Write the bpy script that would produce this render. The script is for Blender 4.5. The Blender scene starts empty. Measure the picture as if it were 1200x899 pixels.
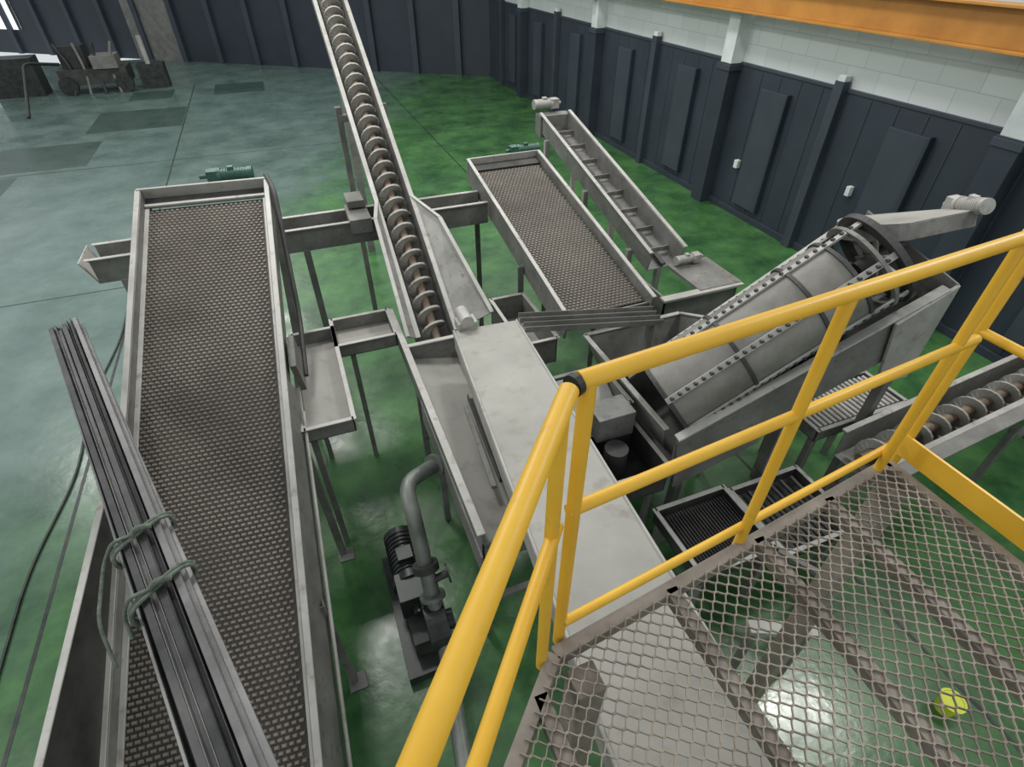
import bpy, math, random
from mathutils import Vector, Matrix
random.seed(4)
V=Vector
# ------------------------------------------------------------ materials
def newmat(name):
    m=bpy.data.materials.new(name);m.use_nodes=True
    nt=m.node_tree;b=nt.nodes["Principled BSDF"];return m,nt,b
def noise_mat(name,c1,c2,scale=4,rough=.5,metal=0.,rough2=None,detail=6,c3=None,bump=0.,pos=(.3,.7),spots=None):
    m,nt,b=newmat(name);N=nt.nodes;L=nt.links
    tc=N.new("ShaderNodeTexCoord");n=N.new("ShaderNodeTexNoise");n.inputs["Scale"].default_value=scale;n.inputs["Detail"].default_value=detail
    n.inputs["Roughness"].default_value=.65
    L.new(tc.outputs["Object"],n.inputs["Vector"])
    r=N.new("ShaderNodeValToRGB");r.color_ramp.elements[0].position=pos[0];r.color_ramp.elements[1].position=pos[1]
    r.color_ramp.elements[0].color=(*c1,1);r.color_ramp.elements[1].color=(*c2,1)
    L.new(n.outputs["Fac"],r.inputs["Fac"])
    col=r.outputs["Color"]
    if spots:
        n2=N.new("ShaderNodeTexNoise");n2.inputs["Scale"].default_value=scale*5;n2.inputs["Detail"].default_value=4
        L.new(tc.outputs["Object"],n2.inputs["Vector"])
        r2=N.new("ShaderNodeValToRGB");r2.color_ramp.elements[0].position=spots[1]-.05;r2.color_ramp.elements[1].position=spots[1]+.12
        r2.color_ramp.elements[0].color=(0,0,0,1);r2.color_ramp.elements[1].color=(1,1,1,1)
        L.new(n2.outputs["Fac"],r2.inputs["Fac"])
        mx=N.new("ShaderNodeMixRGB");L.new(r2.outputs["Color"],mx.inputs[0]);L.new(col,mx.inputs[1]);mx.inputs[2].default_value=(*spots[0],1)
        col=mx.outputs["Color"]
    L.new(col,b.inputs["Base Color"])
    b.inputs["Metallic"].default_value=metal
    mr=N.new("ShaderNodeMapRange");mr.inputs["To Min"].default_value=rough;mr.inputs["To Max"].default_value=rough2 if rough2 is not None else rough
    L.new(n.outputs["Fac"],mr.inputs["Value"]);L.new(mr.outputs["Result"],b.inputs["Roughness"])
    if bump:
        bp=N.new("ShaderNodeBump");bp.inputs["Strength"].default_value=bump;bp.inputs["Distance"].default_value=.01
        L.new(n.outputs["Fac"],bp.inputs["Height"]);L.new(bp.outputs["Normal"],b.inputs["Normal"])
    return m
steel=noise_mat("weathered_steel",(.115,.112,.102),(.24,.235,.22),3.,.45,.2,.65,9,spots=((.13,.11,.09),.62))
steel_l=noise_mat("pale_steel",(.27,.26,.24),(.43,.42,.39),2.5,.4,.15,.6,9,spots=((.23,.20,.17),.63))
steel_d=noise_mat("dark_steel",(.028,.028,.027),(.08,.078,.073),4.,.45,.3,.7)
plate=noise_mat("scuffed_plate",(.25,.24,.215),(.36,.348,.315),1.5,.5,.1,.7,11,spots=((.235,.215,.185),.62))
bundle_m=noise_mat("bar_steel",(.022,.022,.024),(.10,.098,.095),2.5,.35,.6,.5)
bar_l=noise_mat("bar_steel_bright",(.10,.097,.095),(.25,.245,.24),2.5,.35,.5,.5)
beltbase=noise_mat("belt_base",(.024,.020,.017),(.055,.048,.040),3,.5,.3,.7)
beltbump=noise_mat("belt_links",(.13,.112,.092),(.255,.225,.19),1.3,.4,.25,.6)
yellow=noise_mat("yellow_paint",(.72,.39,.022),(.82,.48,.045),3,.33,0,.5,8,spots=((.50,.29,.06),.72))
motor_g=noise_mat("green_motor_paint",(.012,.055,.04),(.035,.115,.08),9,.35,0,.5)
black=noise_mat("black_cast_iron",(.012,.014,.013),(.05,.055,.05),8,.3,.3,.5)
pipe_m=noise_mat("pipe_grey",(.10,.11,.095),(.21,.22,.20),5,.35,.2,.5)
rope_m=noise_mat("rope_green",(.05,.065,.05),(.17,.20,.16),30,.9,0,.9)
grate_m=noise_mat("grating_galvanised",(.15,.12,.093),(.40,.35,.29),5,.5,.2,.7)
frame_m=noise_mat("platform_frame",(.15,.122,.10),(.32,.28,.24),5,.5,.1,.7)
wall_m=noise_mat("navy_wall_paint",(.018,.025,.036),(.028,.037,.052),1.2,.5,0,.65)
wall_m2=noise_mat("navy_wall_paint_lighter",(.028,.036,.049),(.040,.051,.067),1.2,.5,0,.65)
white_m=noise_mat("white_wall_trim",(.50,.53,.53),(.66,.69,.68),2,.6,0,.7)
orange_m=noise_mat("orange_beam_paint",(.38,.16,.025),(.50,.23,.04),2,.45,0,.5)
drum_m=noise_mat("drum_screen",(.14,.13,.115),(.27,.255,.23),3,.45,.2,.65,bump=.3)
shaft_m=noise_mat("auger_shaft",(.10,.07,.045),(.24,.18,.13),6,.5,.2,.6)
patch_m=noise_mat("dark_epoxy_patch",(.028,.055,.044),(.050,.085,.068),1.5,.2,0,.4)
bucket_m=noise_mat("yellow_green_plastic",(.55,.60,.03),(.65,.70,.05),2,.4,0,.5)
glow,nt,b=newmat("window_glass_daylight");b.inputs["Base Color"].default_value=(.8,.85,.88,1);b.inputs["Emission Color"].default_value=(.85,.93,1,1);b.inputs["Emission Strength"].default_value=.8
block_m,nt,b=newmat("white_block_wall")
tc=nt.nodes.new("ShaderNodeTexCoord")
sep=nt.nodes.new("ShaderNodeSeparateXYZ");cmb=nt.nodes.new("ShaderNodeCombineXYZ")
nt.links.new(tc.outputs["Object"],sep.inputs[0]);nt.links.new(sep.outputs["Y"],cmb.inputs["X"]);nt.links.new(sep.outputs["Z"],cmb.inputs["Y"])
br=nt.nodes.new("ShaderNodeTexBrick");br.inputs["Scale"].default_value=1;br.inputs["Brick Width"].default_value=.6;br.inputs["Row Height"].default_value=.3
br.inputs["Mortar Size"].default_value=.006;br.inputs["Color1"].default_value=(.54,.57,.56,1);br.inputs["Color2"].default_value=(.60,.63,.62,1);br.inputs["Mortar"].default_value=(.42,.45,.45,1)
nt.links.new(cmb.outputs[0],br.inputs["Vector"]);nt.links.new(br.outputs["Color"],b.inputs["Base Color"]);b.inputs["Roughness"].default_value=.7
# floor
floor_m,nt,b=newmat("epoxy_floor");N=nt.nodes;L=nt.links
tc=N.new("ShaderNodeTexCoord");sp=N.new("ShaderNodeSeparateXYZ");L.new(tc.outputs["Object"],sp.inputs[0])
def tex(scale,detail,rough=.5):
    n=N.new("ShaderNodeTexNoise");n.inputs["Scale"].default_value=scale;n.inputs["Detail"].default_value=detail;n.inputs["Roughness"].default_value=rough
    L.new(tc.outputs["Object"],n.inputs["Vector"]);return n
def ramp(src,p0,p1,c0,c1):
    r=N.new("ShaderNodeValToRGB");L.new(src,r.inputs["Fac"]);r.color_ramp.elements[0].position=p0;r.color_ramp.elements[1].position=p1
    r.color_ramp.elements[0].color=(*c0,1);r.color_ramp.elements[1].color=(*c1,1);return r.outputs["Color"]
def math_n(op,a,bv,clamp=False):
    m=N.new("ShaderNodeMath");m.operation=op;m.use_clamp=clamp
    for i,x in enumerate((a,bv)):
        if isinstance(x,(int,float)): m.inputs[i].default_value=x
        else: L.new(x,m.inputs[i])
    return m.outputs[0]
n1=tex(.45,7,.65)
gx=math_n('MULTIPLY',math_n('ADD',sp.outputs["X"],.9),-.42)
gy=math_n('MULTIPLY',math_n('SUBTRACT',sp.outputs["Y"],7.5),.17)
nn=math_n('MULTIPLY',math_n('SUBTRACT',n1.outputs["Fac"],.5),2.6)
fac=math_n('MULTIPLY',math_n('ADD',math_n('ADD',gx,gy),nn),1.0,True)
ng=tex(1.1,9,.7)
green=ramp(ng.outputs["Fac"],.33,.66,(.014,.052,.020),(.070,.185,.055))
teal=ramp(ng.outputs["Fac"],.3,.7,(.060,.103,.088),(.135,.192,.172))  # teal: worn paint, plus grazing ceiling and window reflection painted into the colour
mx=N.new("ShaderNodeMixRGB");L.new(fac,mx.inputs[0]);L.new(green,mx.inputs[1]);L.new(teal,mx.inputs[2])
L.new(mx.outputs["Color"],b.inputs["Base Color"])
n3=tex(.8,8,.6)
mr=N.new("ShaderNodeMapRange");mr.inputs["From Min"].default_value=.35;mr.inputs["From Max"].default_value=.65;mr.inputs["To Min"].default_value=.15;mr.inputs["To Max"].default_value=.40
L.new(n3.outputs["Fac"],mr.inputs["Value"]);L.new(mr.outputs["Result"],b.inputs["Roughness"])
n4=tex(9,4)
bp=N.new("ShaderNodeBump");bp.inputs["Strength"].default_value=.12;bp.inputs["Distance"].default_value=.02;L.new(n4.outputs["Fac"],bp.inputs["Height"]);L.new(bp.outputs["Normal"],b.inputs["Normal"])

# ------------------------------------------------------------ builder
class B:
    def __init__(s,name,parent=None):
        s.name=name;s.v=[];s.f=[];s.m=[];s.mats=[];s.sm=[];s.parent=parent
    def mi(s,m):
        if m not in s.mats:s.mats.append(m)
        return s.mats.index(m)
    def add(s,vs,fs,m,smooth=False):
        o=len(s.v);s.v+= [tuple(x) for x in vs];k=s.mi(m)
        for f in fs:
            s.f.append(tuple(i+o for i in f));s.m.append(k);s.sm.append(smooth)
    def box(s,lo,hi,m):
        x0,y0,z0=lo;x1,y1,z1=hi
        vs=[(x0,y0,z0),(x1,y0,z0),(x1,y1,z0),(x0,y1,z0),(x0,y0,z1),(x1,y0,z1),(x1,y1,z1),(x0,y1,z1)]
        s.add(vs,[(0,3,2,1),(4,5,6,7),(0,1,5,4),(1,2,6,5),(2,3,7,6),(3,0,4,7)],m)
    def prism(s,prof,p0,p1,m,up=(0,0,1)):
        p0=V(p0);p1=V(p1);d=(p1-p0).normalized();r=d.cross(V(up)).normalized();u=r.cross(d)
        n=len(prof);vs=[p0+r*a+u*b for a,b in prof]+[p1+r*a+u*b for a,b in prof]
        fs=[tuple(range(n-1,-1,-1)),tuple(range(n,2*n))]+[(i,(i+1)%n,n+(i+1)%n,n+i) for i in range(n)]
        s.add(vs,fs,m)
    def beam(s,p0,p1,w,h,m,up=(0,0,1)):
        s.prism([(-w/2,-h/2),(w/2,-h/2),(w/2,h/2),(-w/2,h/2)],p0,p1,m,up)
    def angle(s,p0,p1,w,m,up=(0,0,1),t=.006,flip=1):
        s.prism([(0,0),(w*flip,0),(w*flip,t),(t*flip,t),(t*flip,w),(0,w)],p0,p1,m,up)
    def trough(s,p0,p1,w,h,m,up=(0,0,1),t=.012,lip=.04):
        a=w/2
        s.prism([(-a,0),(a,0),(a,h-t),(a+lip,h-t),(a+lip,h),(a-t,h),(a-t,t),(-a+t,t),(-a+t,h),(-a-lip,h),(-a-lip,h-t),(-a,h-t)],p0,p1,m,up)
    def plate(s,pts,t,m):
        pts=[V(p) for p in pts];n=(pts[1]-pts[0]).cross(pts[2]-pts[0]).normalized()*(t/2);k=len(pts)
        s.add([p+n for p in pts]+[p-n for p in pts],[tuple(range(k)),tuple(range(2*k-1,k-1,-1))]+[(i,k+i,k+(i+1)%k,(i+1)%k) for i in range(k)],m)
    def tube(s,pts,r,m,seg=14,fillet=0.,cap=True,r1=None):
        pts=[V(p) for p in pts]
        if fillet and len(pts)>2:
            q=[pts[0]]
            for i in range(1,len(pts)-1):
                a=(pts[i-1]-pts[i]);b=(pts[i+1]-pts[i]);fl=min(fillet,a.length*.49,b.length*.49)
                A=pts[i]+a.normalized()*fl;C=pts[i]+b.normalized()*fl
                for j in range(7):
                    t=j/6;q.append(A*(1-t)**2+pts[i]*2*t*(1-t)+C*t*t)
            q.append(pts[-1]);pts=q
        n=len(pts);vs=[];fs=[];prev=None
        for i in range(n):
            d=(pts[min(i+1,n-1)]-pts[max(i-1,0)]).normalized()
            if prev is None:
                ref=V((0,0,1)) if abs(d.z)<.9 else V((1,0,0));u=d.cross(ref).normalized()
            else:
                u=(prev-d*prev.dot(d)).normalized()
            prev=u;w=d.cross(u);rr=r if r1 is None else r+(r1-r)*i/(n-1)
            for k in range(seg):
                a=2*math.pi*k/seg;vs.append(pts[i]+u*math.cos(a)*rr+w*math.sin(a)*rr)
        for i in range(n-1):
            for k in range(seg):
                fs.append((i*seg+k,i*seg+(k+1)%seg,(i+1)*seg+(k+1)%seg,(i+1)*seg+k))
        s.add(vs,fs,m,True)
        if cap:
            s.add(vs[:seg],[tuple(range(seg-1,-1,-1))],m);s.add(vs[-seg:],[tuple(range(seg))],m)
    def cyl(s,p0,p1,r,m,seg=20,r1=None): s.tube([p0,p1],r,m,seg,r1=r1)
    def ring(s,c,ax,r0,r1,w,m,seg=36):
        c=V(c);ax=V(ax).normalized();u=ax.cross(V((0,0,1))).normalized();q=ax.cross(u)
        vs=[];fs=[]
        for k in range(seg):
            a=2*math.pi*k/seg;d=u*math.cos(a)+q*math.sin(a)
            vs+=[c+d*r0-ax*w/2,c+d*r1-ax*w/2,c+d*r1+ax*w/2,c+d*r0+ax*w/2]
        for k in range(seg):
            j=(k+1)%seg
            for e in range(4):
                g=(e+1)%4;fs.append((k*4+e,j*4+e,j*4+g,k*4+g))
        s.add(vs,fs,m)
    def auger(s,p0,p1,r,rs,pitch,m,ms,step=16):
        p0=V(p0);p1=V(p1);d=(p1-p0);Ln=d.length;d.normalize();u=d.cross(V((0,0,1))).normalized();w=d.cross(u)
        s.cyl(p0,p1,rs,ms,12)
        n=int(Ln/pitch*step);vs=[];fs=[];t=.012
        for i in range(n+1):
            a=2*math.pi*i/step;c=p0+d*(pitch*i/step);e=u*math.cos(a)+w*math.sin(a)
            vs+=[c+e*rs-d*t,c+e*r-d*t,c+e*r+d*t,c+e*rs+d*t]
        for i in range(n):
            for e in range(4):
                g=(e+1)%4;fs.append((i*4+e,i*4+g,(i+1)*4+g,(i+1)*4+e))
        s.add(vs,fs,m,False)
    def done(s,bevel=.003):
        me=bpy.data.meshes.new(s.name);me.from_pydata(s.v,[],s.f);
        for m in s.mats: me.materials.append(m)
        me.polygons.foreach_set("material_index",s.m);me.polygons.foreach_set("use_smooth",s.sm);me.update()
        ob=bpy.data.objects.new(s.name,me);bpy.context.collection.objects.link(ob)
        if bevel:
            md=ob.modifiers.new("bevel","BEVEL");md.width=bevel;md.segments=1;md.limit_method='ANGLE';md.angle_limit=math.radians(50)
        if s.parent: ob.parent=s.parent
        return ob
def empty(name):
    e=bpy.data.objects.new(name,None);bpy.context.collection.objects.link(e);return e
def gearmotor(b,c,ax,L,r,m,m2=None):
    c=V(c);ax=V(ax).normalized();m2=m2 or m
    b.cyl(c-ax*L*.5,c+ax*L*.3,r,m,20)
    for i in range(9):
        p=c-ax*L*(.42-.08*i);b.ring(p,ax,r*.95,r*1.10,L*.02,m,20)
    b.cyl(c-ax*L*.62,c-ax*L*.5,r*1.08,m2,20)
    b.cyl(c+ax*L*.3,c+ax*L*.42,r*1.2,m2,20)
    b.box(c+ax*L*.55-V((r,r,r)),c+ax*L*.55+V((r,r,r)),m2)
    b.box(c-V((r*.5,r*.5,-r*.8)),c+V((r*.5,r*.5,r*1.4)),m)
    b.cyl(c+ax*L*.5,c+ax*L*.95,r*.35,m2,12)

# ------------------------------------------------------------ room shell
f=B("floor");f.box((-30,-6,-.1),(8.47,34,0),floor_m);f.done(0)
j=B("floor_joint_strips")
for x in(-2.95,3.95): j.box((x-.016,-6,0),(x+.016,27,.003),black)
j.box((-30,17.0,0),(8.4,17.03,.003),steel_d);j.box((-3,9.9,0),(-30,9.92,.003),steel_d)
j.done(0)
fp=B("floor_repair_patches")
for x0,x1,y0,y1 in((-5.6,-2.99,20.6,23.2),(-5.0,-3.6,24.8,26.2),(-7.4,-5.0,17.3,19.6),(-9.2,-6.4,15.0,16.9),(-2.2,-.4,24.8,26.6)):
    fp.box((x0,y0,0),(x1,y1,.003),patch_m)
fp.done(0)
w=B("wall_right");WX=8.47;ZD=2.68
w.box((WX,-6,0),(WX+.3,24.4,ZD),wall_m)
w.box((WX+.04,-6,ZD),(WX+.3,24.4,7),block_m)
w.box((WX-.02,-6,ZD-.03),(WX+.1,24.3,ZD+.02),wall_m2)
w.box((WX-.05,-6,0),(WX,24.3,.12),wall_m)
for y in(-1.2,4.3,9.7,15.1,20.4):
    w.box((WX-.28,y-.17,0),(WX,y+.17,ZD),wall_m);w.box((WX-.26,y-.15,ZD),(WX+.06,y+.15,7),white_m)
    w.box((WX-.3,y-.19,ZD-.12),(WX,y+.19,ZD-.02),wall_m2)
for y in(1.6,7.1,12.4,17.8,22.6):
    w.box((WX-.14,y-.09,0),(WX,y+.09,ZD+.12),wall_m2);w.box((WX-.12,y-.07,ZD+.02),(WX,y+.07,ZD+.20),white_m)
for y in(.2,2.9,5.7,8.45,11.1,13.7,16.5,19.2,21.5):
    w.box((WX-.08,y-.33,.25),(WX,y+.33,ZD-.3),wall_m2)
    w.box((WX-.11,y-.36,.25),(WX,y-.31,ZD-.28),wall_m)
for k in range(60):
    y=-5+k*.48
    w.box((WX-.012,y,.12),(WX,y+.02,ZD-.05),wall_m2)
w.box((WX-.09,6.25,1.25),(WX,6.33,1.4),white_m);w.box((WX-.06,3.5,.8),(WX,3.58,1.0),white_m);w.box((WX-.09,8.9,.9),(WX,9.0,1.05),white_m)
w.done(.004)
bw=B("wall_back");c0=V((8.47,24.2,0));dr=(V((-1.67,31.3,0))-c0).normalized();nn_=V((dr.y,-dr.x,0))
if nn_.y>0:nn_=-nn_
def bwbox(a0,a1,d0,d1,z0,z1,m):
    pts=[c0+dr*a0+nn_*d0,c0+dr*a1+nn_*d0,c0+dr*a1+nn_*d1,c0+dr*a0+nn_*d1]
    vs=[p+V((0,0,z0)) for p in pts]+[p+V((0,0,z1)) for p in pts]
    bw.add(vs,[(0,3,2,1),(4,5,6,7),(0,1,5,4),(1,2,6,5),(2,3,7,6),(3,0,4,7)],m)
bwbox(0,40,-.3,0,0,7,wall_m)
for i in range(17):
    a=1.2+i*1.9;bwbox(a,a+.25,0,.16,0,6,wall_m2)
bwbox(14.6,17.2,0,.06,0,2.6,steel)
bwbox(23.5,38,0,.03,1.0,3.0,glow)
for i in range(10): bwbox(23.5+i*1.5,23.62+i*1.5,0,.08,1.0,3.0,steel_d)
bw.done(0)
cb=B("crane_runway_beam")
cb.box((7.95,-6,3.52),(8.3,24,3.55),orange_m);cb.box((8.1,-6,3.55),(8.14,24,3.95),orange_m);cb.box((7.95,-6,3.95),(8.3,24,3.98),orange_m)
for y in(-1.2,15.1,20.4): cb.box((7.98,y-.1,3.3),(8.3,y+.1,3.52),orange_m)
cb.done()

# ------------------------------------------------------------ belt conveyors
def conveyor(name,bot,top,hw,l0,l1,pitch_w,pitch_l,rail=.12):
    par=empty(name);bot=V(bot);top=V(top);eu=(top-bot).normalized();er=eu.cross(V((0,0,1))).normalized();en=er.cross(eu)
    P=lambda l,w,n:bot+eu*l+er*w+en*n
    belt=B("mesh_belt",par)
    belt.prism([(-hw,-.03),(hw,-.03),(hw,0),(-hw,0)],P(l0,0,0),P(l1,0,0),beltbase)
    vs=[];fs=[];nl=int((l1-l0)/pitch_l);nw=int(2*hw/pitch_w)
    for i in range(nl):
        for k in range(nw):
            l=l0+(i+.5)*pitch_l;ww=-hw+(k+.5+(.25 if i%2 else -.25))*pitch_w
            a=pitch_w*.38;c=pitch_l*.32;h=.011;o=len(vs)
            for (sa_,sc,z) in((-1,-1,0),(1,-1,0),(1,1,0),(-1,1,0),(-.65,-.5,h),(.65,-.5,h),(.65,.5,h),(-.65,.5,h)):
                vs.append(P(l+sc*c,ww+sa_*a,z))
            fs+=[(o,o+1,o+5,o+4),(o+1,o+2,o+6,o+5),(o+2,o+3,o+7,o+6),(o+3,o,o+4,o+7),(o+4,o+5,o+6,o+7)]
    belt.add(vs,fs,beltbump);belt.done(0)
    return par,P,eu,er,en
par,P,eu,er,en=conveyor("inclined_mesh_conveyor",(-1.178,1.63,1.02),(-.84,5.69,2.66),.5,-1.3,4.36,.042,.034)
fr=B("frame",par)
for sg in(-1,1):
    fr.prism([(-.012,-.16),(.012,-.16),(.012,.11),(-.012,.11)],P(-1.3,sg*.535,0),P(4.5,sg*.535,0),steel)
    fr.prism([(-.022,0),(.022,0),(.022,.012),(-.022,.012)],P(-1.3,sg*.55,.11),P(4.5,sg*.55,.11),steel_l)
    fr.prism([(-.018,0),(.018,0),(.018,.02),(-.018,.02)],P(-1.3,sg*.505,.004),P(4.4,sg*.505,.004),steel_l)
fr.plate([P(4.36,-.55,.02),P(4.5,-.55,.02),P(4.5,.55,.02),P(4.36,.55,.02)],.01,steel_d)
fr.beam(P(4.5,-.56,.02),P(4.5,.56,.02),.02,.22,steel_l,en);fr.beam(P(4.38,-.52,.03),P(4.38,.52,.03),.03,.03,steel_l,en)
fr.cyl(P(4.3,-.5,-.08),P(4.3,.5,-.08),.07,steel_d)
for l in(-.8,.2,1.2,2.2,3.2,4.1): fr.beam(P(l,-.53,-.12),P(l,.53,-.12),.05,.05,steel)
fr.plate([P(-1.3,-.55,-.1),P(2.2,-.55,-.1),P(2.2,-.55,.12),P(0,-.58,.62),P(-1.3,-.6,.85)],.012,steel_d)
fr.beam(P(2.2,-.55,.12),P(0,-.58,.62),.04,.012,steel_l);fr.beam(P(0,-.58,.62),P(-1.3,-.6,.85),.04,.012,steel_l)
fr.plate([P(-1.3,.55,.1),P(2.3,.55,.1),P(2.3,.59,-.20),P(-1.3,.62,-.42)],.012,steel)
fr.tube([P(-1.2,.66,-.36),P(2.1,.62,-.16)],.014,steel_l)
def leg(b,top,bx,by,w=.06,m=steel,foot=True):
    b.angle((bx,by,0),top,w,m,up=(0,1,0),t=.008)
    if foot:b.box((bx-.07,by-.07,0),(bx+.07,by+.07,.012),m)
leg(fr,P(4.42,.60,.02),-.5,5.35,.07);leg(fr,P(4.2,-.56,-.1),-1.5,5.6,.07)
leg(fr,P(1.9,.6,-.15),P(1.9,.6,0).x+.03,P(1.9,.6,0).y);leg(fr,P(.6,.62,-.15),P(.6,.6,0).x+.05,P(.6,.6,0).y)
leg(fr,P(1.9,-.6,-.15),P(1.9,-.6,0).x,P(1.9,-.6,0).y);leg(fr,P(.2,-.6,-.15),P(.2,-.6,0).x,P(.2,-.6,0).y)
leg(fr,P(-.9,.6,-.15),P(-.9,.6,0).x,P(-.9,.6,0).y)
fr.tube([P(4.55,.55,.12),P(4.3,.62,.16),P(3.9,.63,.0),P(3.2,.64,-.35),P(2.55,.64,-.35)],.022,steel_d,10,.15)
fr.plate([P(2.45,.6,-.42),P(2.75,.6,-.42),P(2.75,.6,-.02),P(2.45,.6,-.02)],.05,steel)
fr.done()
mo=B("drive_gearmotor",par);gearmotor(mo,P(4.62,.25,.10),-er,.30,.055,motor_g);mo.done(.002)

par2,P2,eu2,er2,en2=conveyor("inclined_mesh_conveyor",(2.60,3.75,1.62),(2.56,6.8,2.27),.44,.28,3.05,.046,.038)
fr=B("frame",par2)
for sg in(-1,1):
    fr.prism([(-.012,-.2),(.012,-.2),(.012,.10),(-.012,.10)],P2(.2,sg*.48,0),P2(3.2,sg*.48,0),steel)
    fr.prism([(-.022,0),(.022,0),(.022,.012),(-.022,.012)],P2(.2,sg*.49,.1),P2(3.2,sg*.49,.1),steel_l)
fr.beam(P2(3.2,-.5,.0),P2(3.2,.5,.0),.02,.22,steel_l,en2);fr.plate([P2(3.04,-.47,.02),P2(3.2,-.47,.02),P2(3.2,.47,.02),P2(3.04,.47,.02)],.01,steel_d)
fr.cyl(P2(3.0,-.45,-.08),P2(3.0,.45,-.08),.07,steel_d)
fr.beam(P2(.24,-.48,-.06),P2(.24,.48,-.06),.02,.15,steel,en2)
for l in(.5,1.5,2.5): fr.beam(P2(l,-.47,-.14),P2(l,.47,-.14),.05,.05,steel)
for sg in(-1,1):
    leg(fr,P2(2.75,sg*.5,-.1),P2(2.75,sg*.5,0).x,P2(2.75,0,0).y,.07);leg(fr,P2(1.25,sg*.5,-.1),P2(.9,sg*.5,0).x,P2(1.25,0,0).y,.07)
fr.done()
mo=B("drive_gearmotor",par2);gearmotor(mo,P2(3.28,.34,.1),-er2,.30,.055,motor_g);mo.done(.002)

nc=B("narrow_flight_conveyor");a0=V((3.83,4.85,1.50));a1=V((3.83,8.1,2.28))
nc.trough(a0,a1,.44,.26,steel,t=.014,lip=.03)
d_=(a1-a0).normalized();u_=V((1,0,0)).cross(d_)
if u_.z<0:u_=-u_
for i in range(8):
    p=a0+d_*(.25+i*.40);nc.beam(p+V((-.21,0,0))+u_*.08,p+V((.21,0,0))+u_*.08,.02,.06,steel)
nc.beam(a0+u_*.06,a1+u_*.06,.06,.03,steel_d)
for sg in(-1,1): nc.beam(a0+u_*.27+V((sg*.235,0,0)),a1+u_*.27+V((sg*.235,0,0)),.05,.012,steel_l,u_)
for t in(.12,.5,.9):
    p=a0+(a1-a0)*t
    for sx in(-.24,.24): nc.beam((p.x+sx,p.y,0),(p.x+sx,p.y,p.z+.02),.07,.07,steel_l,up=(0,1,0));
    nc.beam((p.x-.24,p.y,p.z*.5),(p.x+.24,p.y,p.z*.5),.05,.05,steel)
nc.box((3.58,8.0,2.2),(4.08,8.2,2.5),steel)
gearmotor(nc,(3.72,8.2,2.62),(1,0,0),.28,.065,steel_l);nc.done()
db=B("discharge_box")
for lo,hi in(((3.4,4.15,1.05),(3.42,4.78,1.55)),((4.35,4.15,1.05),(4.37,4.78,1.55)),((3.4,4.15,1.05),(4.37,4.17,1.55)),((3.4,4.15,1.05),(4.37,4.78,1.08))): db.box(lo,hi,steel)
db.box((3.36,4.1,1.53),(4.41,4.2,1.56),steel_l);db.box((3.85,4.15,1.53),(4.41,4.8,1.57),steel)
db.plate([(3.42,4.2,1.5),(3.84,4.2,1.5),(3.84,4.6,1.1),(3.42,4.6,1.1)],.01,steel_l)
for x in(3.45,4.3):
    for y in(4.2,4.7): db.beam((x,y,0),(x,y,1.1),.06,.06,steel,up=(0,1,0))
gearmotor(db,(4.05,4.72,1.64),(1,0,0),.24,.05,steel_l)
db.done()

# ------------------------------------------------------------ screw conveyor
def screw_conv(name,p0,p1,w,h,r,pitch):
    par=empty(name);b=B("trough",par);p0=V(p0);p1=V(p1)
    b.trough(p0,p1,w,h,steel,t=.014,lip=.025)
    d=(p1-p0).normalized();u=d.cross(V((0,0,1))).normalized().cross(d);q=d.cross(u)
    for sg in(-1,1): b.beam(p0+u*(h+.005)+q*sg*(w/2+.005),p1+u*(h+.005)+q*sg*(w/2+.005),.05,.012,steel_l,u)
    b.done()
    a=B("auger",par);a.auger(p0+u*(r+.03),p1+u*(r+.03),r,.05,pitch,plate,shaft_m);a.done(0)
    return par,d,u
S0=V((.93,4.55,1.28));S1=V((.93,10.2,4.25))
sp_,d,u=screw_conv("screw_conveyor",S0,S1,.38,.30,.135,.18)
b=B("supports",sp_)
def SP(t,w_,n): return S0+d*t+V((w_,0,0))+u*n
b.plate([SP(0,.19,.28),SP(1.75,.19,.30),SP(1.35,.40,.36),SP(.1,.60,.32)],.012,steel)
b.beam(SP(1.35,.40,.37),SP(.1,.60,.33),.045,.014,steel_l);b.beam(SP(1.75,.19,.31),SP(1.35,.40,.37),.04,.014,steel_l)
b.plate([SP(0,-.19,.28),SP(1.75,-.19,.30),SP(1.45,-.27,.36),SP(0,-.30,.36)],.012,steel)
b.beam(SP(1.75,-.19,.31),SP(1.45,-.27,.37),.04,.014,steel_l);b.beam(SP(1.45,-.27,.37),SP(0,-.30,.37),.04,.014,steel_l)
p=SP(3.4,0,0)
for sx in(-.28,.28): b.beam((p.x+sx,p.y,0),(p.x+sx,p.y,p.z+.1),.07,.07,steel,up=(0,1,0))
b.beam((p.x-.28,p.y,p.z-.03),(p.x+.28,p.y,p.z-.03),.08,.08,steel)
b.beam((p.x-.28,p.y,p.z*.45),(p.x+.28,p.y,p.z*.45),.05,.05,steel)
p=SP(5.9,0,-.02);b.beam((p.x+.05,p.y,0),(p.x+.05,p.y,p.z),.12,.12,steel,up=(0,1,0))
b.done()

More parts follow.
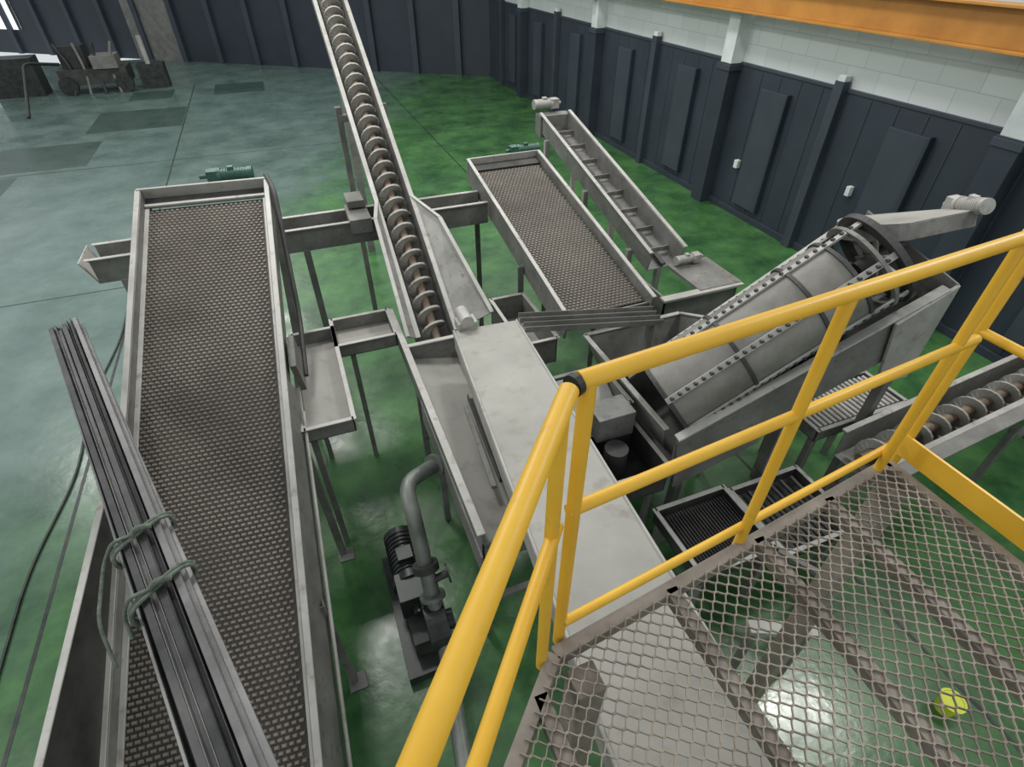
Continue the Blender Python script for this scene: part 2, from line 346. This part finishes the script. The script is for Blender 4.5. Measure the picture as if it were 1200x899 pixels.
xt=B("cross_transfer_trough")
xt.trough((-2.12,6.25,1.86),(2.05,6.25,1.86),.36,.26,steel,t=.012,lip=.03)
xt.plate([(-2.12,6.07,1.86),(-2.12,6.43,1.86),(-2.20,6.47,2.12),(-2.20,6.03,2.12)],.012,steel_l)
for y in(6.06,6.44): xt.beam((-2.15,y,2.125),(2.05,y,2.125),.05,.01,steel_l)
for x in(-1.9,-.1,1.2):
    xt.beam((x,6.1,0),(x,6.1,1.87),.07,.07,steel,up=(0,1,0));xt.beam((x,6.4,0),(x,6.4,1.87),.07,.07,steel,up=(0,1,0));xt.beam((x,6.1,.8),(x,6.4,.8),.05,.05,steel)
xt.box((.42,6.0,2.0),(.66,6.5,2.16),steel);xt.box((.45,6.3,2.18),(.64,6.6,2.26),steel)
xt.done()

lt=B("l_shaped_drip_tray")
def tray(b,x0,x1,y0,y1,z,h,m,mi):
    b.box((x0,y0,z),(x1,y1,z+.012),mi)
    for lo,hi in(((x0,y0,z),(x0+.015,y1,z+h)),((x1-.015,y0,z),(x1,y1,z+h)),((x0,y0,z),(x1,y0+.015,z+h)),((x0,y1-.015,z),(x1,y1,z+h))): b.box(lo,hi,m)
    for lo,hi in(((x0-.02,y0-.02,z+h),(x0+.02,y1+.02,z+h+.01)),((x1-.02,y0-.02,z+h),(x1+.02,y1+.02,z+h+.01)),((x0,y0-.02,z+h),(x1,y0+.02,z+h+.01)),((x0,y1-.02,z+h),(x1,y1+.02,z+h+.01))): b.box(lo,hi,steel_l)
tray(lt,-.42,-.03,3.42,4.82,1.46,.14,steel,plate);tray(lt,-.03,.54,4.48,4.95,1.46,.14,steel,plate)
for x,y in((-.38,3.5),(-.38,4.7),(.1,4.55)): lt.beam((x,y,0),(x,y,1.46),.05,.05,steel,up=(0,1,0))
lt.done()

mt=B("collection_trough")
x0,x1,y0,y1,z=.57,1.12,2.0,4.92,1.28
mt.plate([(x0,y0,z+.18),(x0,y1-.7,z+.18),(x1,y1-.7,z+.06),(x1,y0,z+.06)],.012,plate)
mt.box((x0,y0,z-.02),(x0+.015,y1,1.6),steel);mt.box((x1-.015,y0,z-.02),(x1,y1-.7,1.5),steel);mt.box((x0,y0,z-.02),(x1,y0+.015,1.50),steel)
mt.box((x0,y1-.7,z-.02),(x1,y1-.685,1.60),steel)
mt.box((x0-.03,y0,1.6),(x0+.03,y1+.02,1.612),steel_l);mt.box((x0,y1-.72,1.60),(x1-.06,y1-.67,1.615),steel_l)
mt.box((x0-.01,y0,1.1),(x0+.005,y1-1.2,1.35),steel)
for y in(2.15,3.4,4.1):
    for x in(.62,1.08): mt.beam((x,y,0),(x,y,1.3),.06,.06,steel,up=(0,1,0))
    mt.beam((.62,y,.5),(1.08,y,.5),.05,.05,steel)
mt.angle((.84,2.4,1.56),(.90,3.35,1.56),.06,steel_d,t=.01);mt.beam((.80,2.4,1.53),(.87,3.3,1.53),.04,.03,steel)
mt.done()

cv=B("covered_chute")
A=[(.985,3.97),(1.576,3.93),(1.15,-.6),(.50,-.6)];zt=[1.85,1.85,2.22,2.22]
top=[V((A[i][0],A[i][1],zt[i])) for i in range(4)];bot=[p-V((0,0,.2)) for p in top]
cv.add(top+bot,[(3,2,1,0),(4,5,6,7),(0,1,5,4),(1,2,6,5),(2,3,7,6),(3,0,4,7)],plate)
cv.beam(top[0]+V((0,0,-.02)),top[3]+V((0,0,-.02)),.02,.06,steel_l);cv.beam(top[1]+V((0,0,-.02)),top[2]+V((0,0,-.02)),.02,.06,steel_l)
cv.box((1.02,3.92,1.84),(1.2,4.06,1.93),steel_l);cv.cyl((1.1,3.9,1.95),(1.1,4.1,1.95),.06,steel_l)
for x,y in((1.22,3.8),(1.5,3.8),(1.22,1.7),(1.4,1.0)): cv.beam((x,y,0),(x,y,1.68),.07,.07,steel,up=(0,1,0))
cv.done(.006)

cc=B("channel_crossbeams")
for y,z in((3.88,1.90),(3.75,1.88)):
    cc.prism([(-.045,-.03),(.045,-.03),(.045,.03),(.037,.03),(.037,-.022),(-.037,-.022),(-.037,.03),(-.045,.03)],(1.58,y,z),(2.86,y-.27,z-.06),steel)
cc.beam((2.8,3.55,0),(2.8,3.55,1.80),.06,.06,steel,up=(0,1,0))
cc.done()

sc=B("side_catch_tray");tray(sc,1.62,2.28,2.95,3.5,1.2,.22,steel,steel_d);tray(sc,1.66,2.04,3.98,4.9,1.2,.3,steel,plate)
tray(sc,1.75,2.28,2.3,2.85,.95,.3,steel_d,black)
sc.plate([(1.7,3.1,1.25),(2.25,3.1,1.25),(2.25,3.45,1.42),(1.7,3.45,1.42)],.012,steel_l)
for x in(1.68,2.22):
    for y in(2.4,3.45): sc.beam((x,y,0),(x,y,1.2 if y>2.5 else .95),.05,.05,steel,up=(0,1,0))
for y in(4.05,4.85): sc.beam((1.7,y,0),(1.7,y,1.2),.05,.05,steel,up=(0,1,0))
sc.box((1.85,2.75,1.25),(2.2,3.0,1.5),steel);sc.cyl((1.95,2.6,1.3),(1.95,2.6,.97),.10,steel_d)
sc.done()

# ------------------------------------------------------------ rotary drum
dw=empty("rotary_drum_washer")
DA=V((2.42,2.74,1.62));DB=V((3.95,2.52,2.70));ax=(DB-DA).normalized();r=.34
b=B("drum",dw)
Ld=(DB-DA).length
b.tube([DA,DB-ax*.28],r,drum_m,48,cap=False);b.tube([DA,DB-ax*.28],r-.01,steel_d,48,cap=False)
for t in(0.01,.34,.67,.84): b.ring(DA+ax*Ld*t,ax,r-.01,r+.018,.03,steel_d,48)
b.ring(DB,ax,r-.05,r+.05,.05,steel_d,48);b.ring(DB-ax*.12,ax,r-.02,r+.03,.03,steel,48)
uu=ax.cross(V((0,0,1))).normalized();ww=ax.cross(uu)
for k in range(6):
    a=2*math.pi*k/6+.35;e=uu*math.cos(a)+ww*math.sin(a)
    b.beam(DA+e*(r+.012),DB+e*(r+.012),.05,.02,steel_l,e)
    for i in range(26):
        p=DA+ax*(.05+i*Ld/27)+e*(r+.022);b.box(p-V((.014,.014,.010)),p+V((.014,.014,.010)),steel_d)
for k in range(8):
    a=2*math.pi*k/8+.2;e=uu*math.cos(a)+ww*math.sin(a);b.beam(DB,DB+e*r,.04,.02,steel_l,ax)
b.cyl(DB-ax*.15,DB+ax*.2,.06,steel_d);b.done(.002)
h=B("housing",dw)
F0,F1=V((2.33,2.36,1.5)),V((4.35,2.16,2.55));K0,K1=V((2.33,3.2,1.52)),V((4.05,2.98,2.75))
dz=V((0,0,-.5))
h.plate([F0,F1,F1+dz,F0+dz],.015,steel);h.plate([K0,K1,K1+dz,K0+dz],.015,steel);h.plate([F0+dz,F1+dz,K1+dz,K0+dz],.015,steel_d)
h.beam(F0,F1,.08,.02,steel_l);h.beam(K0,K1,.05,.02,steel_l);h.beam(K0+V((0,-.09,.03)),K1+V((0,-.09,.03)),.03,.03,steel)
h.plate([F0+V((0,-.02,-.02)),V((3.1,2.27,1.86)),V((3.15,2.27,1.25)),V((2.4,2.34,.9))],.02,steel)
h.plate([(3.95,2.15,2.33),(4.42,2.13,2.58),(4.42,2.13,1.7),(4.1,2.15,1.7)],.03,steel_l)
h.plate([(4.42,2.13,2.58),(4.3,2.98,2.85),(4.3,2.98,1.8),(4.42,2.13,1.7)],.02,steel)
for p in((2.5,2.4,1.1),(2.5,3.15,1.1),(4.3,2.2,1.8),(4.25,2.95,2.2),(3.4,2.3,1.5),(3.4,3.05,1.7)): h.beam((p[0],p[1],0),p,.08,.08,steel,up=(0,1,0))
g=[];c1=V((4.10,2.70,2.84));c2=V((4.66,2.52,2.90));gx=(c2-c1).normalized();gn=V((.25,.25,.93));gy=gn.cross(gx).normalized();gn=gx.cross(gy)
for k in range(13):
    a=math.radians(90+180*k/12);g.append(c1+gx*math.cos(a)*.26+gy*math.sin(a)*.34)
for k in range(9):
    a=math.radians(-90+180*k/8);g.append(c2+gx*math.cos(a)*.13+gy*math.sin(a)*.13)
h.plate(g,.12,steel)
h.plate([p+gn*.065 for p in g],.008,plate);h.beam(c1-gn*.06,V((4.3,2.7,2.5)),.1,.2,steel);h.done(.004)
mo=B("drive_gearmotor",dw);gearmotor(mo,c2+gx*.06+V((.0,0,.10)),gy,.26,.055,steel_l);mo.done(.002)

hp=B("feed_hopper")
x0,x1,y0,y1=2.30,3.42,3.24,3.90
t=1.52;bz=1.0
hp.plate([(x0,y0-.75,t),(x0,y1,t),(x0+.2,y1-.2,bz),(x0+.2,y0-.6,bz)],.014,steel_l)
hp.plate([(x0,y1,t),(x1,y1,t),(x1-.1,y1-.2,bz),(x0+.2,y1-.2,bz)],.014,steel)
hp.plate([(x1,y1,t),(x1,y0,t+.3),(x1-.1,y0+.05,bz),(x1-.1,y1-.2,bz)],.014,steel)
hp.plate([(x0+.2,y1-.2,bz),(x1-.1,y1-.2,bz),(x1-.1,y0-.6,bz),(x0+.2,y0-.6,bz)],.014,steel_d)
hp.beam((x0,y0-.78,t),(x0,y1,t),.05,.016,steel_l);hp.beam((x0,y1,t),(x1,y1,t),.05,.016,steel_l);hp.beam((x1,y1,t),(x1,y0,t+.3),.05,.016,steel_l)
for x,y in((2.55,3.65),(3.3,3.65)): hp.beam((x,y,0),(x,y,1.0),.07,.07,steel,up=(0,1,0))
hp.done()

vs_=B("slatted_screen_deck")
tray(vs_,2.15,2.85,1.55,2.2,.72,.14,steel_d,black);tray(vs_,2.95,3.7,1.5,2.2,.65,.12,steel_d,black)
for i in range(22): vs_.beam((2.2+i*.029,1.6,.81),(2.2+i*.029,2.15,.81),.010,.02,steel_d)
for i in range(6): vs_.beam((3.0+i*.12,1.55,.73),(3.0+i*.12,2.15,.73),.03,.03,steel_d)
for x in(2.2,2.85,3.65):
    for y in(1.6,2.15): vs_.beam((x,y,0),(x,y,.68),.06,.06,steel,up=(0,1,0))
vs_.beam((3.05,1.2,.77),(3.7,1.45,.77),.07,.05,steel_l);vs_.beam((2.3,1.15,.7),(2.75,.95,.7),.10,.05,steel_l)
vs_.beam((3.1,1.2,.77),(2.9,1.55,.77),.05,.05,steel)
for x,y in((3.1,1.22),(3.65,1.43),(2.35,1.13),(2.7,.97)): vs_.beam((x,y,0),(x,y,.74 if x>3 else .67),.05,.05,steel,up=(0,1,0))
vs_.done()
rg=B("roller_grader");tray(rg,3.85,4.95,2.25,2.75,1.0,.14,steel,black)
for i in range(17): rg.cyl((3.93+i*.06,2.29,1.12),(3.93+i*.06,2.71,1.12),.02,steel_l,10)
for x in(3.9,4.9):
    for y in(2.3,2.7): rg.beam((x,y,0),(x,y,1.0),.06,.06,steel,up=(0,1,0))
rg.done()
par,d,u=screw_conv("screw_conveyor",(3.9,1.85,1.0),(7.6,2.05,1.15),.42,.3,.13,.24)
b=B("supports",par)
for x in(4.2,5.8,7.3):
    for y in(1.70,2.06): b.beam((x,y,0),(x,y,1.0),.06,.06,steel,up=(0,1,0))
b.beam((3.9,1.55,1.30),(7.6,1.75,1.46),.12,.02,steel);b.done()
bk=B("yellow_bucket");bk.cyl((3.69,.30,0),(3.69,.30,.14),.065,bucket_m,20,r1=.085);bk.ring((3.69,.30,.14),(0.001,0,1),.075,.092,.012,bucket_m,20);bk.done(0)

pm=B("centrifugal_pump")
gearmotor(pm,(.10,2.75,.42),(0,-1,0),.5,.13,black);pm.ring((.2,2.15,.42),(1,0,0),.0,.19,.16,black,28)
pm.cyl((.12,2.15,.42),(.34,2.15,.42),.08,black);pm.box((-.1,1.95,0),(.32,3.1,.1),black);pm.box((0,2.1,.1),(.2,3.0,.3),steel_d)
pm.done()
pp=B("discharge_pipe_with_valve")
pp.tube([(.56,3.1,1.18),(.22,2.85,1.32),(.22,2.62,1.22),(.22,2.15,.5),(.22,2.1,.4)],.06,pipe_m,18,.2)
pp.tube([(.22,2.12,.45),(.22,1.95,.33),(.10,1.0,.33),(.05,-.5,.33)],.06,pipe_m,18,.15)
pp.ring((.50,3.05,1.205),(-.34,-.25,.14),.05,.10,.03,pipe_m,24)
pp.ring((.22,2.38,.87),(0,-.47,-.72),.05,.10,.06,steel_d,24);pp.ring((.22,2.25,.66),(0,-.47,-.72),.05,.10,.03,pipe_m,24)
pp.cyl((.22,2.31,.77),(.36,2.31,.80),.03,steel_d);pp.ring((.37,2.31,.80),(1,0,.1),.05,.075,.015,black,20)
pp.done()

# ------------------------------------------------------------ access platform
ZP=2.95
E0=V((.385,.635,ZP));E1=V((1.97,.835,ZP));ex=(E1-E0).normalized();ey=V((-ex.y,ex.x,0))
poly=[V((.385,.635)),V((1.97,.835)),V((2.02,-1.0)),V((-1.25,-1.0))]
def inside(x,y,mg=0):
    for i in range(4):
        a=poly[i];b_=poly[(i+1)%4];cr=(b_.x-a.x)*(y-a.y)-(b_.y-a.y)*(x-a.x)
        if cr>-mg*(b_-a).length: return False
    return True
ap=empty("access_platform")
g=B("expanded_metal_grating",ap)
cw=.056;ch=.022
segs=[]
nj=int(2.6/ch)
for jrow in range(-nj,2):
    off=(jrow%2)*cw/2;pts=[]
    for i in range(-40,46):
        bx=i*cw+off;yb=jrow*ch
        pts+=[(bx-.006,yb-ch*.42),(bx+.006,yb-ch*.42),(bx+cw/2-.006,yb+ch*.42),(bx+cw/2+.006,yb+ch*.42)]
    for a,b_ in zip(pts[:-1],pts[1:]):
        pa=E0+ex*a[0]+ey*(a[1]-.03);pb=E0+ex*b_[0]+ey*(b_[1]-.03)
        m_=(pa+pb)/2
        if inside(m_.x,m_.y,.01): segs.append((pa,pb))
for pa,pb in segs: g.beam(pa,pb,.0032,.007,grate_m)
g.done(0)
fr=B("frame",ap)
fz=ZP-.03
cor=[V((p.x,p.y,fz)) for p in poly]
for i in range(4):
    a,b_=cor[i],cor[(i+1)%4];fr.beam(a,b_,.045,.05,frame_m)
for x in(.83,1.23,1.60,.3,-.3):
    ytop=.635+(x-.385)*(.2/1.585) if x>.385 else .635-(.385-x)
    fr.beam((x,ytop,fz),(x+.01,-1,fz),.045,.05,frame_m)
for x,y in((.45,.55),(1.93,.75),(1.93,-.9),(-.9,-.9)): fr.beam((x,y,0),(x,y,fz-.02),.09,.09,frame_m,up=(0,1,0))
fr.done()
hr=B("yellow_handrail")
R=.020;ZR=3.95;ZM=3.55
hr.tube([(-.75,-.655,ZR),(.375,.672,ZR)],.0198,yellow,18)
hr.tube([(.405,.690,ZR),(2.0,.815,ZR)],R,yellow,18)
hr.ring((.392,.683,ZR),(1,.4,0),0,.023,.015,black,18)
hr.tube([(-.70,-.60,ZM),(.37,.665,ZM)],.017,yellow,14);hr.tube([(.41,.69,ZM),(2.0,.83,ZM)],.017,yellow,14)
hr.tube([(.43,.68,3.02),(1.98,.86,3.02)],.015,yellow,12)
for x,y in((.425,.690),(1.16,.755),(1.90,.825)): hr.tube([(x,y,ZP-.06),(x,y,ZR)],.018,yellow,14)
for x,y in((.345,.640),(-.35,-.18)): hr.tube([(x,y,ZP-.06),(x,y,ZR)],.017,yellow,14)
hr.tube([(2.06,.86,ZP-.06),(2.06,.86,ZR)],.018,yellow,14);hr.tube([(2.06,.86,ZR),(2.1,-1,ZR)],R,yellow,18);hr.tube([(2.06,.86,ZM),(2.1,-1,ZM)],.017,yellow,14)
hr.beam((2.04,.86,3.0),(2.08,-1,3.0),.012,.10,yellow);hr.tube([(2.09,-.4,ZP-.06),(2.09,-.4,ZR)],.018,yellow,14)
hr.done(0)

# ------------------------------------------------------------ steel bar bundle
sb=B("steel_bar_bundle")
T=V((-1.87,4.34,2.30));Q=V((-.575,.66,2.53));bd=(T-Q).normalized();br_=bd.cross(V((0,0,1))).normalized();bu=br_.cross(bd)
for row in range(3):
    n=(7,6,5)[row]
    for i in range(n):
        o=br_*((i-(n-1)/2)*.033)+bu*(row*.031)
        s_=random.uniform(-.08,.08);spread=1+random.uniform(-.1,.25)
        jit=br_*random.uniform(-.010,.010)
        p0=Q+o+jit;p1=T+bd*s_+o*spread-jit
        mm=bundle_m if (i+row)%3 else bar_l
        tw=random.uniform(-.3,.3);up_=bu*math.cos(tw)+br_*math.sin(tw)
        w2=.0145
        sb.prism([(-w2,-w2),(w2,-w2),(w2,w2),(w2-.004,w2),(w2-.004,-w2+.004),(-w2+.004,-w2+.004),(-w2+.004,w2),(-w2,w2)] if (i+row)%2 else [(-w2,-w2),(w2,-w2),(w2,w2),(-w2,w2)],p0,p1,mm,up_)
sb.done(.002)
rp=B("tie_rope")
def loop(t,extra):
    c=Q+(T-Q)*t+bu*.031;pts=[]
    for wrap in range(2):
        for q in range(21):
            a=2*math.pi*q/20;e=math.cos(a);s2=math.sin(a)
            e=math.copysign(abs(e)**.6,e);s2=math.copysign(abs(s2)**.6,s2)
            pts.append(c+br_*e*.130+bu*s2*.066+bd*(wrap*.02+q*.001+.05*e))
    rp.tube(pts,.009,rope_m,8)
    rp.tube([c+bu*.075-br_*.03,c+bu*.10,c+bu*.075+br_*.05],.013,rope_m,8,.03)
    rp.tube([c+bu*.075-br_*.03,c+bu*.09-br_*.10]+extra(c),.008,rope_m,8,.06)
loop(.345,lambda c:[c-br_*.17,c-br_*.26-bd*.22-bu*.08,c-br_*.27-bd*.38-bu*.20])
loop(.255,lambda c:[c-br_*.15+bu*.02,c-br_*.16-bd*.06-bu*.06])
rp.done(0)

cbk=B("floor_cable")
cbk.tube([(-3.02,9.6,.015),(-2.97,8.2,.015),(-3.12,6.8,.015),(-3.02,5.4,.015),(-3.2,4.2,.015),(-3.15,2.5,.015)],.013,black,8,.4);cbk.done(0)
cl=B("parked_machine")
q=V((-7.2,26.5,0))
cl.box((q.x,q.y,0.3),(q.x+2.2,q.y+1.2,.8),steel_d);cl.box((q.x+.2,q.y+.2,.8),(q.x+1.0,q.y+1.0,1.5),black)
for i in range(4): cl.tube([(q.x+.3+i*.5,q.y-.1,0),(q.x+.5+i*.4,q.y+.1,.8),(q.x+.2+i*.6,q.y+.2,1.6)],.05,steel if i%2 else black,8,.3)
for x in(.2,2.0): cl.cyl((q.x+x,q.y-.1,.3),(q.x+x,q.y+.1,.3),.3,black)
cl.box((q.x+1.2,q.y-.1,.8),(q.x+2.0,q.y+.8,1.2),steel);cl.tube([(q.x+.2,q.y,1.0),(q.x-.6,q.y-.8,1.2),(q.x-.3,q.y-3.6,.1)],.05,black,8,.3)
cl.box((q.x+2.5,q.y+.3,0),(q.x+3.4,q.y+1.0,.8),black);cl.cyl((q.x+2.9,q.y+.5,.8),(q.x+2.9,q.y+.5,1.7),.09,steel_l)
cl.box((q.x-2.2,q.y+.3,0),(q.x-.7,q.y+1.2,1.2),black)
cl.done()

# ------------------------------------------------------------ lights
def area(name,loc,sx,sy,e,col=(1,1,1)):
    l=bpy.data.lights.new(name,'AREA');l.shape='RECTANGLE';l.size=sx;l.size_y=sy;l.energy=e;l.color=col
    o=bpy.data.objects.new(name,l);bpy.context.collection.objects.link(o);o.location=loc;return o
for i,(x,y) in enumerate(((-.57,12.3),(-.55,7.0),(7.0,1.8),(-7,14),(5,14),(-7,4),(-2,22),(4.5,8))):
    area("ceiling_lamp",(x,y,8.0),.9,.9,215,(1,.985,.95))
w=bpy.data.worlds.new("hall_ambient");bpy.context.scene.world=w;w.use_nodes=True
bg=w.node_tree.nodes["Background"];bg.inputs[0].default_value=(.85,.91,.93,1);bg.inputs[1].default_value=.78
# ------------------------------------------------------------ camera
cam=bpy.data.cameras.new("camera");cam.lens=635.6/1200*36;cam.sensor_width=36;cam.clip_start=.02;cam.clip_end=200
co=bpy.data.objects.new("camera",cam);bpy.context.collection.objects.link(co);co.location=(0,0,4.6)
co.rotation_euler=(math.radians(90-39.7),0,math.radians(-21.3));bpy.context.scene.camera=co
vs=bpy.context.scene.view_settings;vs.view_transform='Standard';vs.exposure=0
